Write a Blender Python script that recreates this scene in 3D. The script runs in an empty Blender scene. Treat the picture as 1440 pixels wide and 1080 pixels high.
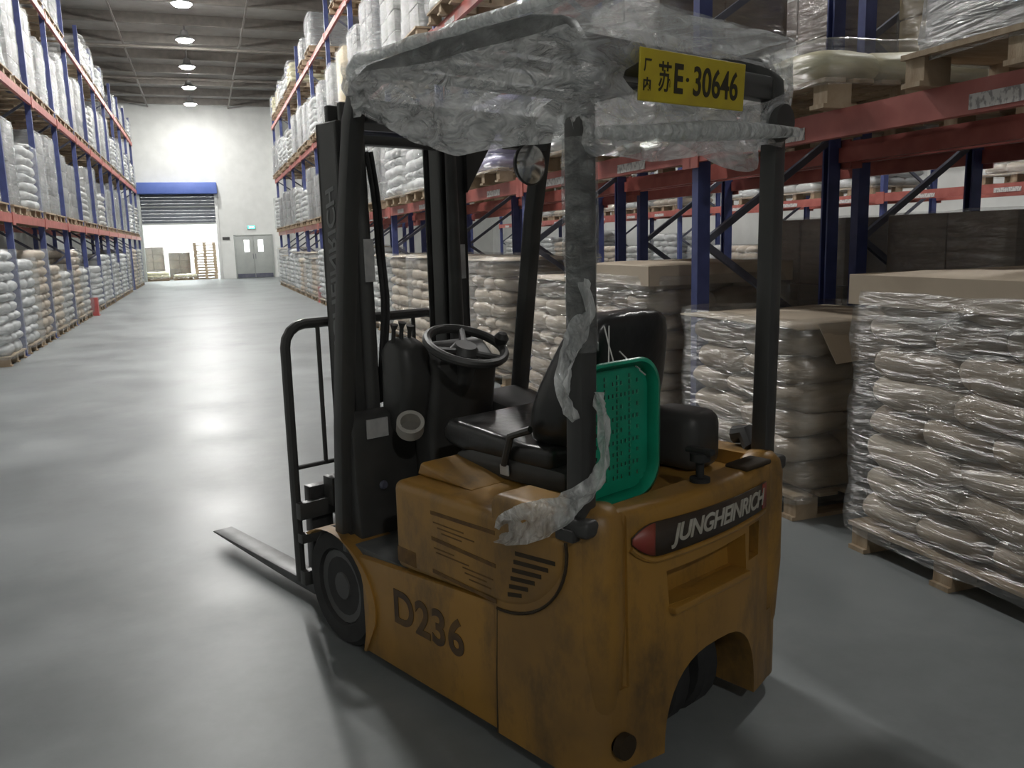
import bpy, bmesh, math, random
from mathutils import Vector, Matrix, noise
random.seed(7)
S = bpy.context.scene
COL = S.collection
R = math.radians
PI = math.pi

# ------------------------------------------------------------------ camera
CAM_H = 1.5
cam = bpy.data.cameras.new('camera'); cam.lens = 30.0; cam.sensor_width = 36.0
cam.clip_start = 0.05; cam.clip_end = 200
camo = bpy.data.objects.new('camera', cam); COL.objects.link(camo); S.camera = camo
def cam_matrix():
    f = 1200.0; vp = (285.0, 350.0); roll = .027
    Y = Vector((vp[0]-720, vp[1]-540, f)).normalized()
    h = Vector((math.cos(roll), -math.sin(roll), 0))
    up = h.cross(Y).normalized()
    if up.y > 0: up = -up
    X = Y.cross(up).normalized()
    right = Vector((X.x, Y.x, up.x)); down = Vector((X.y, Y.y, up.y)); fwd = Vector((X.z, Y.z, up.z))
    m = Matrix((right, -down, -fwd)).transposed().to_4x4()
    m.translation = (0, 0, CAM_H)
    return m
camo.matrix_world = cam_matrix()

# ------------------------------------------------------------------ world, exposure
w = bpy.data.worlds.new('world'); S.world = w; w.use_nodes = True
w.node_tree.nodes['Background'].inputs[0].default_value = (.75, .8, .85, 1)
w.node_tree.nodes['Background'].inputs[1].default_value = 0.0
vs = S.view_settings
vs.view_transform = 'Standard'; vs.look = 'None'; vs.gamma = 1.0; vs.use_curve_mapping = False
vs.exposure = 1.78
LAMP_STRENGTH = 150.0
DOCK_STRENGTH = 40.0

# ------------------------------------------------------------------ materials
def mat(name, c1, c2=None, rough=.6, metal=0., scale=6., bump=0., bscale=40., detail=4., spec=.5, stretch=None, contrast=(.35, .65), rough2=None):
    m = bpy.data.materials.new(name); m.use_nodes = True
    nt = m.node_tree; b = nt.nodes['Principled BSDF']
    b.inputs['Roughness'].default_value = rough; b.inputs['Metallic'].default_value = metal
    b.inputs['Specular IOR Level'].default_value = spec
    b.inputs['Base Color'].default_value = (*c1, 1)
    tc = nt.nodes.new('ShaderNodeTexCoord'); mp = nt.nodes.new('ShaderNodeMapping')
    nt.links.new(tc.outputs['Object'], mp.inputs[0])
    if stretch: mp.inputs['Scale'].default_value = stretch
    if c2 or rough2 is not None:
        n = nt.nodes.new('ShaderNodeTexNoise'); n.inputs['Scale'].default_value = scale; n.inputs['Detail'].default_value = detail
        nt.links.new(mp.outputs[0], n.inputs['Vector'])
        cr = nt.nodes.new('ShaderNodeValToRGB')
        cr.color_ramp.elements[0].position, cr.color_ramp.elements[1].position = contrast
        cr.color_ramp.elements[0].color = (*c1, 1); cr.color_ramp.elements[1].color = (*(c2 or c1), 1)
        nt.links.new(n.outputs['Fac'], cr.inputs[0]); nt.links.new(cr.outputs[0], b.inputs['Base Color'])
        if rough2 is not None:
            mr = nt.nodes.new('ShaderNodeMapRange'); mr.inputs[1].default_value, mr.inputs[2].default_value = contrast
            mr.inputs[3].default_value = rough; mr.inputs[4].default_value = rough2
            nt.links.new(n.outputs['Fac'], mr.inputs[0]); nt.links.new(mr.outputs[0], b.inputs['Roughness'])
    if bump:
        n2 = nt.nodes.new('ShaderNodeTexNoise'); n2.inputs['Scale'].default_value = bscale; n2.inputs['Detail'].default_value = 5
        nt.links.new(mp.outputs[0], n2.inputs['Vector'])
        bp = nt.nodes.new('ShaderNodeBump'); bp.inputs['Strength'].default_value = bump; bp.inputs['Distance'].default_value = .02
        nt.links.new(n2.outputs['Fac'], bp.inputs['Height']); nt.links.new(bp.outputs[0], b.inputs['Normal'])
    return m

def film_mat(name, opacity=.3, col=(.75, .78, .78), rough=.16, sc=(1.2, 1.2, 9.), bump=.9, nscale=3.0, spread=.25, gloss=.14, grough=.26):
    """Clear stretch film: see-through, glossy, milky where it lies in several layers."""
    m = bpy.data.materials.new(name); m.use_nodes = True
    nt = m.node_tree; b = nt.nodes['Principled BSDF']; out = nt.nodes['Material Output']
    b.inputs['Base Color'].default_value = (*col, 1); b.inputs['Roughness'].default_value = rough
    b.inputs['Specular IOR Level'].default_value = .9
    tc = nt.nodes.new('ShaderNodeTexCoord'); mp = nt.nodes.new('ShaderNodeMapping'); mp.inputs['Scale'].default_value = sc
    nt.links.new(tc.outputs['Object'], mp.inputs[0])
    n = nt.nodes.new('ShaderNodeTexNoise'); n.inputs['Scale'].default_value = nscale; n.inputs['Detail'].default_value = 6
    n.inputs['Distortion'].default_value = .6
    nt.links.new(mp.outputs[0], n.inputs['Vector'])
    bp = nt.nodes.new('ShaderNodeBump'); bp.inputs['Strength'].default_value = bump; bp.inputs['Distance'].default_value = .05
    nt.links.new(n.outputs['Fac'], bp.inputs['Height']); nt.links.new(bp.outputs[0], b.inputs['Normal'])
    mr = nt.nodes.new('ShaderNodeMapRange'); mr.inputs[1].default_value = .35; mr.inputs[2].default_value = .7
    mr.inputs[3].default_value = max(0, opacity-spread); mr.inputs[4].default_value = min(1, opacity+spread)
    nt.links.new(n.outputs['Fac'], mr.inputs[0])
    tr = nt.nodes.new('ShaderNodeBsdfTransparent'); tr.inputs[0].default_value = (.97, .98, .98, 1)
    mx = nt.nodes.new('ShaderNodeMixShader')
    nt.links.new(mr.outputs[0], mx.inputs[0]); nt.links.new(tr.outputs[0], mx.inputs[1]); nt.links.new(b.outputs[0], mx.inputs[2])
    tl = nt.nodes.new('ShaderNodeBsdfTranslucent'); tl.inputs[0].default_value = (*col, 1)
    nt.links.new(bp.outputs[0], tl.inputs['Normal'])
    mt = nt.nodes.new('ShaderNodeMixShader'); mt.inputs[0].default_value = .5
    nt.links.new(b.outputs[0], mt.inputs[1]); nt.links.new(tl.outputs[0], mt.inputs[2]); nt.links.new(mt.outputs[0], mx.inputs[2])
    gl = nt.nodes.new('ShaderNodeBsdfGlossy'); gl.inputs['Roughness'].default_value = grough
    nt.links.new(bp.outputs[0], gl.inputs['Normal'])
    mx2 = nt.nodes.new('ShaderNodeMixShader'); mx2.inputs[0].default_value = gloss
    nt.links.new(mx.outputs[0], mx2.inputs[1]); nt.links.new(gl.outputs[0], mx2.inputs[2])
    nt.links.new(mx2.outputs[0], out.inputs[0])
    return m

def emit(name, col, strength):
    m = bpy.data.materials.new(name); m.use_nodes = True
    b = m.node_tree.nodes['Principled BSDF']
    b.inputs['Base Color'].default_value = (*col, 1)
    b.inputs['Emission Color'].default_value = (*col, 1); b.inputs['Emission Strength'].default_value = strength
    return m

M = {}
M['floor'] = mat('polished_concrete', (.175, .19, .194), (.265, .283, .287), rough=.34, rough2=.46, scale=1.1, detail=12, spec=.2, contrast=(.3, .7))
M['wall'] = mat('white_wall_panel', (.66, .67, .65), (.72, .73, .71), rough=.7, scale=2)
M['ceil'] = mat('grey_roof_deck', (.29, .28, .26), (.34, .325, .305), rough=.7, scale=3)
M['steel'] = mat('roof_steel', (.17, .155, .14), (.21, .19, .17), rough=.6)
M['blue'] = mat('rack_blue_paint', (.045, .058, .17), (.06, .078, .22), rough=.45, scale=9)
M['red'] = mat('rack_red_paint', (.33, .085, .07), (.41, .12, .10), rough=.5, scale=7)
M['galv'] = mat('galvanised_brace', (.07, .075, .11), (.11, .115, .15), rough=.5)
M['paper'] = mat('label_paper', (.62, .6, .58), (.3, .28, .28), rough=.7, scale=38, stretch=(.2, 1.3, .8), contrast=(.5, .6))
M['wood'] = mat('pallet_wood', (.30, .22, .14), (.42, .33, .23), rough=.8, scale=5, stretch=(1, 5, 1), bump=.2)
M['kraft'] = mat('kraft_paper_sack', (.29, .225, .16), (.38, .305, .225), rough=.62, scale=5, bump=.35, bscale=14)
M['kraft2'] = mat('pale_kraft_sack', (.40, .33, .25), (.48, .40, .31), rough=.6, scale=5, bump=.35, bscale=14)
M['card'] = mat('cardboard_sheet', (.40, .33, .25), (.46, .385, .295), rough=.75, scale=3)
M['wsack'] = mat('white_woven_sack', (.43, .44, .445), (.54, .55, .55), rough=.55, scale=4, bump=.35, bscale=12)
M['gsack'] = mat('grey_sack', (.38, .38, .37), (.48, .48, .46), rough=.55, scale=4, bump=.35, bscale=12)
M['psack'] = mat('lilac_sack', (.25, .22, .42), (.36, .33, .54), rough=.5, scale=5, bump=.3, bscale=12)
M['ysack'] = mat('cream_sack', (.55, .50, .30), (.66, .62, .42), rough=.5, scale=5, bump=.3, bscale=12)
M['gcarton'] = mat('grey_carton', (.17, .17, .17), (.26, .26, .255), rough=.6, scale=2.2)
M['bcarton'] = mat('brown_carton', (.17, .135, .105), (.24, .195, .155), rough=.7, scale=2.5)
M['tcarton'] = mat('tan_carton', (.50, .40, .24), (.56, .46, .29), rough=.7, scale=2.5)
M['film'] = film_mat('stretch_film_on_load', .05, spread=.09, bump=.9, rough=.1, sc=(1.5, 1.5, 8.), gloss=.19, grough=.24)
M['filmw'] = film_mat('thick_stretch_film', .38, col=(.55, .58, .59), spread=.22, gloss=.2)
M['filmg'] = film_mat('crumpled_stretch_film', .46, col=(.94, .97, .97), rough=.09, sc=(2, 2, 4), bump=1.0, nscale=5.5, spread=.24, gloss=.34, grough=.15)
M['filmp'] = film_mat('thin_stretch_film', .2, col=(.72, .76, .76), rough=.09, sc=(3, 3, 5), bump=1.0, nscale=6.0, spread=.2, gloss=.14)
M['filmr'] = film_mat('twisted_stretch_film', .62, col=(.93, .96, .95), rough=.13, sc=(6, 6, 3), bump=1.0, nscale=6.0, spread=.25)
M['yellow'] = mat('worn_yellow_paint', (.36, .19, .036), (.18, .105, .036), rough=.4, rough2=.6, scale=2.6, detail=12, contrast=(.42, .74))
def add_stains(m, col, scale, lo, hi, amount, stretch=(1, 1, .45)):
    nt = m.node_tree; b = nt.nodes['Principled BSDF']; src = b.inputs['Base Color'].links[0].from_socket
    tc = nt.nodes.new('ShaderNodeTexCoord'); mp = nt.nodes.new('ShaderNodeMapping'); mp.inputs['Scale'].default_value = stretch
    n = nt.nodes.new('ShaderNodeTexNoise'); n.inputs['Scale'].default_value = scale; n.inputs['Detail'].default_value = 12; n.inputs['Roughness'].default_value = .7
    mr = nt.nodes.new('ShaderNodeMapRange'); mr.inputs[1].default_value = lo; mr.inputs[2].default_value = hi; mr.inputs[4].default_value = amount
    mx = nt.nodes.new('ShaderNodeMix'); mx.data_type = 'RGBA'; mx.inputs[7].default_value = (*col, 1)
    nt.links.new(tc.outputs['Object'], mp.inputs[0]); nt.links.new(mp.outputs[0], n.inputs['Vector']); nt.links.new(n.outputs['Fac'], mr.inputs[0])
    nt.links.new(mr.outputs[0], mx.inputs[0]); nt.links.new(src, mx.inputs[6]); nt.links.new(mx.outputs[2], b.inputs['Base Color'])
add_stains(M['yellow'], (.085, .058, .03), 5.0, .49, .68, .8)
add_stains(M['floor'], (.13, .14, .143), .45, .45, .68, .7, (1, 1, 1))
M['black'] = mat('black_truck_paint', (.046, .046, .045), (.06, .06, .057), rough=.42, scale=5)  # black lifted to grey as painted haze, likewise plastic and vinyl below
M['rubber'] = mat('tyre_rubber', (.016, .016, .016), (.03, .03, .03), rough=.8, scale=8)
M['plastic'] = mat('black_plastic', (.04, .04, .039), (.052, .052, .05), rough=.45, scale=8)
M['vinyl'] = mat('black_seat_vinyl', (.022, .022, .022), (.03, .03, .03), rough=.28, scale=10, bump=.08, bscale=30)
M['gmat'] = mat('grey_floor_plate', (.07, .075, .075), (.11, .115, .115), rough=.6, scale=9)
M['fork'] = mat('worn_fork_steel', (.05, .05, .05), (.12, .12, .12), rough=.4, metal=.4, scale=9)
M['seam'] = mat('dark_panel_gap', (.03, .018, .006), rough=.8)
M['print'] = mat('faded_dark_print', (.10, .05, .015), (.16, .085, .02), rough=.7, scale=30)
M['numpaint'] = mat('stencilled_number', (.06, .035, .018), (.13, .07, .02), rough=.6, scale=14)
M['stkblack'] = mat('sticker_black', (.035, .025, .02), (.06, .045, .03), rough=.4, scale=9)
M['stkred'] = mat('sticker_red', (.32, .05, .045), (.25, .06, .03), rough=.4, scale=9)
M['stkwhite'] = mat('sticker_white', (.52, .50, .44), (.4, .37, .3), rough=.5, scale=14)
M['mlet'] = mat('mast_lettering', (.17, .175, .175), (.22, .225, .225), rough=.5)
M['white'] = mat('white_label', (.5, .5, .49), (.4, .4, .4), rough=.5, scale=30)
M['plate'] = mat('yellow_number_plate', (.62, .50, .03), (.52, .40, .03), rough=.4, scale=9)
M['ink'] = mat('plate_ink', (.04, .035, .02), rough=.6)
M['green'] = mat('green_plastic', (.01, .32, .19), (.01, .27, .155), rough=.3, scale=9)
M['string'] = mat('white_string', (.6, .6, .57), rough=.8)
M['chrome'] = mat('mirror_glass', (.85, .85, .83), (.55, .54, .5), rough=.16, metal=.9, scale=9)
M['bluebox'] = mat('door_housing_blue', (.10, .16, .46), (.12, .18, .5), rough=.5, scale=3)
M['curtain'] = mat('roller_door_grey', (.10, .11, .13), (.13, .14, .16), rough=.5, scale=3)
M['gdoor'] = mat('grey_door_paint', (.36, .38, .365), (.40, .42, .40), rough=.5, scale=3)
M['tape'] = mat('parcel_tape', (.42, .4, .36), rough=.4)
M['lampbody'] = mat('lamp_housing', (.3, .3, .3), rough=.5)
M['redpaint'] = mat('red_guard_paint', (.34, .06, .06), (.42, .1, .09), rough=.5)

# ------------------------------------------------------------------ mesh helpers
class MB:
    def __init__(s): s.v = []; s.f = []
    def add(s, vs, fs):
        o = len(s.v); s.v += [tuple(v) for v in vs]; s.f += [tuple(i+o for i in f) for f in fs]; return s
    def box(s, x0, x1, y0, y1, z0, z1):
        return s.add([(x0,y0,z0),(x1,y0,z0),(x1,y1,z0),(x0,y1,z0),(x0,y0,z1),(x1,y0,z1),(x1,y1,z1),(x0,y1,z1)],
                     [(0,3,2,1),(4,5,6,7),(0,1,5,4),(1,2,6,5),(2,3,7,6),(3,0,4,7)])
    def tube(s, pts, r, n=10, cap=True):
        pts = [Vector(p) for p in pts]; rs = r if isinstance(r, (list, tuple)) else [r]*len(pts)
        t0 = (pts[1]-pts[0]).normalized()
        u = t0.orthogonal().normalized(); rings = []; vs = []; fs = []
        for i, p in enumerate(pts):
            a = pts[max(i-1, 0)]; b = pts[min(i+1, len(pts)-1)]
            t = (b-a).normalized(); u = (u - t*u.dot(t)).normalized(); q = t.cross(u)
            for k in range(n):
                an = 2*PI*k/n; vs.append(p + (u*math.cos(an)+q*math.sin(an))*rs[i])
        for i in range(len(pts)-1):
            for k in range(n):
                fs.append((i*n+k, i*n+(k+1)%n, (i+1)*n+(k+1)%n, (i+1)*n+k))
        if cap: fs.append(tuple(range(n-1, -1, -1))); fs.append(tuple((len(pts)-1)*n+k for k in range(n)))
        return s.add(vs, fs)
    def bar(s, pts, wdt, hgt, side=(0, 1, 0)):
        """rectangular section swept along pts; wdt across `side`."""
        pts = [Vector(p) for p in pts]; sd = Vector(side).normalized(); vs = []; fs = []
        for i, p in enumerate(pts):
            t = (pts[min(i+1, len(pts)-1)]-pts[max(i-1, 0)]).normalized(); q = t.cross(sd).normalized()
            for a, b in ((-1,-1),(1,-1),(1,1),(-1,1)): vs.append(p+sd*wdt/2*a+q*hgt/2*b)
        for i in range(len(pts)-1):
            for k in range(4): fs.append((i*4+k, i*4+(k+1)%4, (i+1)*4+(k+1)%4, (i+1)*4+k))
        fs.append((3,2,1,0)); e = (len(pts)-1)*4; fs.append((e,e+1,e+2,e+3))
        return s.add(vs, fs)
    def prism(s, poly, a0, a1, axis='y'):
        """polygon given in the two other axes, extruded along `axis`."""
        def P(p, a): return {'y': (p[0], a, p[1]), 'x': (a, p[0], p[1]), 'z': (p[0], p[1], a)}[axis]
        n = len(poly)
        return s.add([P(p, a0) for p in poly]+[P(p, a1) for p in poly],
                     [tuple(range(n-1, -1, -1)), tuple(range(n, 2*n))]+[(i, (i+1)%n, n+(i+1)%n, n+i) for i in range(n)])
    def lathe(s, prof, c, axis='z', n=24):
        """prof: list of (radius, along)"""
        vs = []; fs = []
        for r, a in prof:
            for k in range(n):
                t = 2*PI*k/n; x, y = r*math.cos(t), r*math.sin(t)
                vs.append({'z': (c[0]+x, c[1]+y, c[2]+a), 'y': (c[0]+x, c[1]+a, c[2]+y), 'x': (c[0]+a, c[1]+x, c[2]+y)}[axis])
        for i in range(len(prof)-1):
            for k in range(n): fs.append((i*n+k, i*n+(k+1)%n, (i+1)*n+(k+1)%n, (i+1)*n+k))
        fs.append(tuple(range(n))); fs.append(tuple((len(prof)-1)*n+k for k in range(n-1, -1, -1)))
        return s.add(vs, fs)
    def mesh(s, name, bevel=0., segs=2, smooth=None, doubles=False):
        me = bpy.data.meshes.new(name); me.from_pydata(s.v, [], s.f)
        bm = bmesh.new(); bm.from_mesh(me)
        if doubles: bmesh.ops.remove_doubles(bm, verts=bm.verts, dist=1e-5)
        bmesh.ops.recalc_face_normals(bm, faces=bm.faces)
        if bevel:
            es = [e for e in bm.edges if len(e.link_faces) == 2 and e.calc_face_angle(0) > .6]
            bmesh.ops.bevel(bm, geom=es, offset=bevel, segments=segs, profile=.5, affect='EDGES', clamp_overlap=True)
        bm.to_mesh(me); bm.free()
        if smooth is None: smooth = 35
        if smooth:
            me.shade_smooth(); me.set_sharp_from_angle(angle=R(smooth))
        return me
    def build(s, name, m, parent=None, **k):
        return link(name, s.mesh(name, **k), m, parent)
def link(name, me, m=None, parent=None):
    o = bpy.data.objects.new(name, me); COL.objects.link(o)
    if m is not None and not me.materials: me.materials.append(m)
    if parent: o.parent = parent
    return o
def tag(o, label, cat=None, group=None, kind=None):
    if label: o['label'] = label
    if cat: o['category'] = cat
    if group: o['group'] = group
    if kind: o['kind'] = kind
    return o
def empty(name, loc, rz=0):
    o = bpy.data.objects.new(name, None); COL.objects.link(o); o.location = loc; o.rotation_euler = (0, 0, rz)
    o.empty_display_size = .1
    return o
def struct(name, mb, m, parent=None, **k):
    o = mb.build(name, m, parent, **k)
    if parent is None: o['kind'] = 'structure'
    return o
def boolean(obj, cutters):
    for c in cutters:
        md = obj.modifiers.new('b', 'BOOLEAN'); md.object = c; md.operation = 'DIFFERENCE'; md.solver = 'EXACT'
    dg = bpy.context.evaluated_depsgraph_get(); dg.update()
    me = bpy.data.meshes.new_from_object(obj.evaluated_get(dg))
    obj.modifiers.clear(); obj.data = me
    for c in cutters: bpy.data.objects.remove(c)
    me.shade_smooth(); me.set_sharp_from_angle(angle=R(30))
def text_mesh(body, size, bold=0., shear=0., depth=.0, spacing=1.):
    c = bpy.data.curves.new('t', 'FONT'); c.body = body; c.size = size; c.offset = bold; c.shear = shear; c.extrude = depth
    c.space_character = spacing; c.align_x = 'CENTER'; c.align_y = 'CENTER'
    o = bpy.data.objects.new('t', c); COL.objects.link(o)
    dg = bpy.context.evaluated_depsgraph_get(); dg.update()
    me = bpy.data.meshes.new_from_object(o.evaluated_get(dg))
    bpy.data.objects.remove(o); bpy.data.curves.remove(c)
    return me
ORD = ['first', 'second', 'third', 'fourth', 'fifth', 'sixth', 'seventh', 'eighth', 'ninth', 'tenth', 'eleventh', 'twelfth', 'thirteenth', 'fourteenth', 'fifteenth']

# ------------------------------------------------------------------ the hall
WALL_Y = 45.0; CEIL = 8.5; XL, XR, YB = -6.0, 15.0, -14.0
struct('floor', MB().add([(XL,YB,0),(XR,YB,0),(XR,WALL_Y+9,0),(XL,WALL_Y+9,0)], [(0,1,2,3)]), M['floor'])
ce = struct('ceiling', MB().box(XL, XR, YB, WALL_Y, CEIL, CEIL+.15), M['ceil'])
pm = MB().box(XL, XR, -.06, .06, CEIL-.30, CEIL).mesh('purlin')
for i in range(18):
    y = 1.0+i*2.55
    o = link('purlin', pm, M['steel'], ce); o.location = (0, y, 0)
gm = MB().box(-.025, .025, YB, WALL_Y, CEIL-.36, CEIL-.30).mesh('girder')
for x in (-4.6, -1.9, 1.7, 4.6, 8.5, 11.5):
    o = link('girder', gm, M['steel'], ce); o.location = (x, 0, 0)
pp = MB().tube([(XL, 0, 0), (XR, 0, 0)], .045, 8).mesh('pipe')
for y in (20.5, 31.0, 36.5):
    o = link('pipe', pp, M['steel'], ce); o.location = (0, y, CEIL-.55)
ox0, ox1, oz = -2.62, .72, 4.15
struct('wall_far', MB().box(XL, ox0, WALL_Y, WALL_Y+.2, 0, CEIL).box(ox1, XR, WALL_Y, WALL_Y+.2, 0, CEIL).box(ox0, ox1, WALL_Y, WALL_Y+.2, oz, CEIL), M['wall'])
struct('wall_left', MB().box(XL-.2, XL, YB, WALL_Y, 0, CEIL), M['wall'])
struct('wall_right', MB().box(XR, XR+.2, YB, WALL_Y, 0, CEIL), M['wall'])
struct('wall_back', MB().box(XL, XR, YB-.2, YB, 0, CEIL), M['wall'])
struct('wall_dock', MB().box(XL, XR, WALL_Y+9, WALL_Y+9.2, 0, 5.2).box(XL-.2, XL, WALL_Y+.2, WALL_Y+9, 0, 5.2).box(4.2, 4.4, WALL_Y+.2, WALL_Y+9, 0, 5.2), M['wall'])
struct('ceiling_dock', MB().box(XL, 4.4, WALL_Y+.2, WALL_Y+9.2, 5.2, 5.35), M['wall'])
struct('trim_1', MB().box(3.72, 4.02, WALL_Y-.45, WALL_Y, 0, CEIL-.1), M['wall'], bevel=.02)
struct('trim_2', MB().box(ox0-.32, ox0, WALL_Y-.3, WALL_Y+.2, 0, oz), M['gdoor'], bevel=.01)
struct('trim_3', MB().box(ox1, ox1+.14, WALL_Y-.1, WALL_Y+.2, 0, oz), M['wall'], bevel=.01)
# roller door over the opening
d = empty('door_1', (0, WALL_Y-.02, 0)); tag(d, None, kind='structure')
MB().box(ox0-.1, ox1+.16, -.45, 0, 4.12, 4.66).build('housing', M['bluebox'], d, bevel=.04)
for k in range(9):
    MB().box(ox0, ox1, .02, .06, 2.74+k*.157, 2.74+k*.157+.15).build('slat', M['curtain'], d, bevel=.01)
MB().box(ox0, ox1, -.01, .09, 2.68, 2.76).build('bottom_rail', M['gdoor'], d, bevel=.01)
MB().box(ox0, ox1, -.01, .02, 3.50, 3.56).build('stiffener', M['gdoor'], d, bevel=.005)
# double personnel door
d = empty('door_2', (2.41, WALL_Y-.03, 0)); tag(d, None, kind='structure')
MB().box(-.93, -.87, -.05, .05, 0, 2.14).box(.87, .93, -.05, .05, 0, 2.14).box(-.93, .93, -.05, .05, 2.08, 2.14).build('frame', M['gdoor'], d, bevel=.01)
for sx in (-1, 1):
    x0, x1 = sorted((sx*.005, sx*.865))
    lf = MB().box(x0, x1, -.03, .02, .01, 2.075).build('door_leaf', M['gdoor'], d, bevel=.006)
    MB().box(sx*.33-.12, sx*.33+.12, -.04, -.03, 1.3, 1.88).build('window_pane', emit('lit_pane', (.9, .93, .92), 1.2), lf, bevel=.004)
    MB().box(x0+.01, x1-.01, -.036, -.03, .02, .22).build('kick_plate', M['galv'], lf)
    MB().tube([(sx*.06, -.07, .95), (sx*.06, -.07, 1.2)], .012, 6).build('handle', M['galv'], lf)
o = empty('exit_sign', (2.36, WALL_Y-.06, 2.5)); tag(o, 'small green lit exit sign above the grey double door', 'sign')
MB().box(-.2, .2, 0, .05, -.09, .09).build('case', M['lampbody'], o, bevel=.008)
MB().box(-.17, .17, -.006, 0, -.07, .07).build('lit_panel', emit('exit_green', (.05, .8, .4), 1.6), o)
MB().box(-.10, -.04, -.009, -.006, -.045, .045).box(.03, .13, -.009, -.006, -.012, .012).prism([(.0,0),(.05,.04),(.05,-.04)], -.009, -.006, 'y').build('arrow', emit('exit_white', (.9, 1, .95), 2.0), o)
o = MB().box(-.17, .17, 0, .03, -.07, .07).build('wall_sign', M['plastic'], bevel=.006); o.location = (1.13, WALL_Y-.04, 1.98)
tag(o, 'small dark sign plate on white wall left of double door', 'sign')

# ------------------------------------------------------------------ high-bay lamps
LAMPM = emit('lamp_glow', (1.0, .985, .95), LAMP_STRENGTH)
OFFM = mat('lamp_lens_off', (.5, .5, .5), rough=.3)
def lamp(x, y, on=True, label='', group='high-bay lamps over the main aisle', scale=1.):
    o = empty('ceiling_lamp', (x, y, 7.9)); tag(o, label, 'lamp', group)
    MB().lathe([(.03,.6),(.03,.3),(.10,.28),(.14,.12),(.28,.03),(.28,0),(.25,.0)], (0,0,0), n=24).build('housing', M['lampbody'], o)
    me = MB().lathe([(.24,-.004),(.20,-.05),(.05,-.07)], (0,0,0), n=24).mesh('lens')
    link('lens', me, LAMPM if on else OFFM, o)
lamp_ys = [0.2+4.2*k for k in range(11)]
for i, y in enumerate(lamp_ys):
    lamp(0.0, y, y > 7, 'round high-bay lamp above the main aisle, %s from the end wall' % ORD[10-i])
for i, y in enumerate((6.0, 14.0, 22.0, 30.0)):  # unseen row added as fill for the far rack and back areas
    lamp(7.6, y, True, 'added fill lamp above the neighbouring aisle, %s from the end wall' % ORD[3-i], 'added fill lamps over the neighbouring aisle')

for i, y in enumerate((-4.0, -8.2, -12.4)):  # unseen lamps added behind the camera; the lit one brightens the truck's rear
    lamp(0.0, y, i == 1, 'added unseen round lamp behind the camera, %s one' % ORD[i])
# dock light strips
DM = emit('dock_light', (.95, 1.0, 1.0), DOCK_STRENGTH)
for k, x in enumerate((-3.5, -.9, 1.7)):
    o = empty('strip_light', (x, WALL_Y+4.5, 5.05)); tag(o, 'long strip light in the bright dock room, %s from the left' % ORD[k], 'lamp', 'dock strip lights')
    MB().box(-.18, .18, -2.5, 2.5, .04, .14).build('housing', M['lampbody'], o, bevel=.01)
    MB().box(-.15, .15, -2.4, 2.4, 0, .04).build('tube', DM, o, bevel=.01)

# ------------------------------------------------------------------ pallet racks
def upright_mesh(h):
    m = MB()  # open C section post with flanges
    m.prism([(-.045,-.035),(.045,-.035),(.045,-.02),(-.03,-.02),(-.03,.02),(.045,.02),(.045,.035),(-.045,.035)], 0, h, 'z')
    m.box(-.07, .07, -.06, .06, 0, .012)
    return m.mesh('upright')
def rack(label, x_front, depth, ys, levels, h, sgn, cat='rack', skip=None, rear=True, labels_to=1e9):
    """sgn: +1 if the rack goes towards +X from its front plane"""
    o = empty('pallet_rack', (x_front, ys[0], 0)); tag(o, label, cat)
    um = upright_mesh(h); bm_ = {}
    zs = [.15+.65*k for k in range(int((h-.2)/.65)+1)]
    bmeshes = []
    for k in range(len(zs)-1):
        a, b = (.02, depth-.02) if k % 2 == 0 else (depth-.02, .02)
        bmeshes.append(MB().bar([(sgn*a, 0, zs[k]), (sgn*b, 0, zs[k+1])], .035, .042).mesh('brace'))
    for y in ys:
        for xo in (0, depth):
            u = link('upright', um, M['blue'], o); u.location = (sgn*xo, y-ys[0], 0)
            if (sgn > 0) == (xo > 0): u.rotation_euler.z = PI
        for b in bmeshes:
            q = link('brace', b, M['galv'], o); q.location = (0, y-ys[0], 0)
    for i in range(len(ys)-1):
        L = ys[i+1]-ys[i]-.08
        key = round(L, 3)
        if key not in bm_:
            prof = [(-.025,-.065),(.025,-.065),(.025,.03),(.0,.03),(.0,.065),(-.025,.065)]
            bm_[key] = (MB().prism(prof, 0, L, 'y').box(-.034, -.024, -.05, .05, -.10, .085).box(-.034, -.024, L-.05, L+.05, -.10, .085).mesh('beam'), MB().box(-.003, 0, 0, .42, -.04, .02).mesh('label_plate'))
        for lz in levels:
            for xo in ((0, depth) if rear else (0,)):
                s2 = 1 if (xo == 0) == (sgn > 0) else -1
                b = link('beam', bm_[key][0], M['red'], o)
                b.location = (sgn*xo - sgn*(.05 if xo == 0 else -.05), ys[i]-ys[0]+.04 + (0 if s2 > 0 else L), lz-.065)
                if s2 < 0: b.rotation_euler.z = PI
                if xo == 0 and ys[i] < labels_to:
                    for fr in (.25, .72):
                        p = link('label_plate', bm_[key][1], M['paper'], b); p.location = (-.026, L*fr-.2, -.01)
    return o
LEV = (2.08, 4.12, 6.15)
RY = [1.7+3.1*k for k in range(12)]            # main aisle, right side
LY = [11.55+2.75*k for k in range(12)]         # main aisle, left side
rack('blue and red pallet rack lining the right side of the main aisle', 3.0, 1.0, [-1.4]+RY, LEV, 7.2, 1, labels_to=14)
rack('blue and red pallet rack standing back to back behind the right one', 4.25, 1.0, [-1.4]+RY[:9], LEV[:2], 5.6, 1, labels_to=-9)
rack('pallet rack across the neighbouring aisle, seen through the right racks', 10.2, 1.0, [1.7+3.1*k for k in range(10)], LEV[:2], 5.6, 1, labels_to=40)
rack('blue and red pallet rack along the left side of the main aisle', -2.62, 1.0, LY, LEV, 7.2, -1, labels_to=-9)

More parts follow.
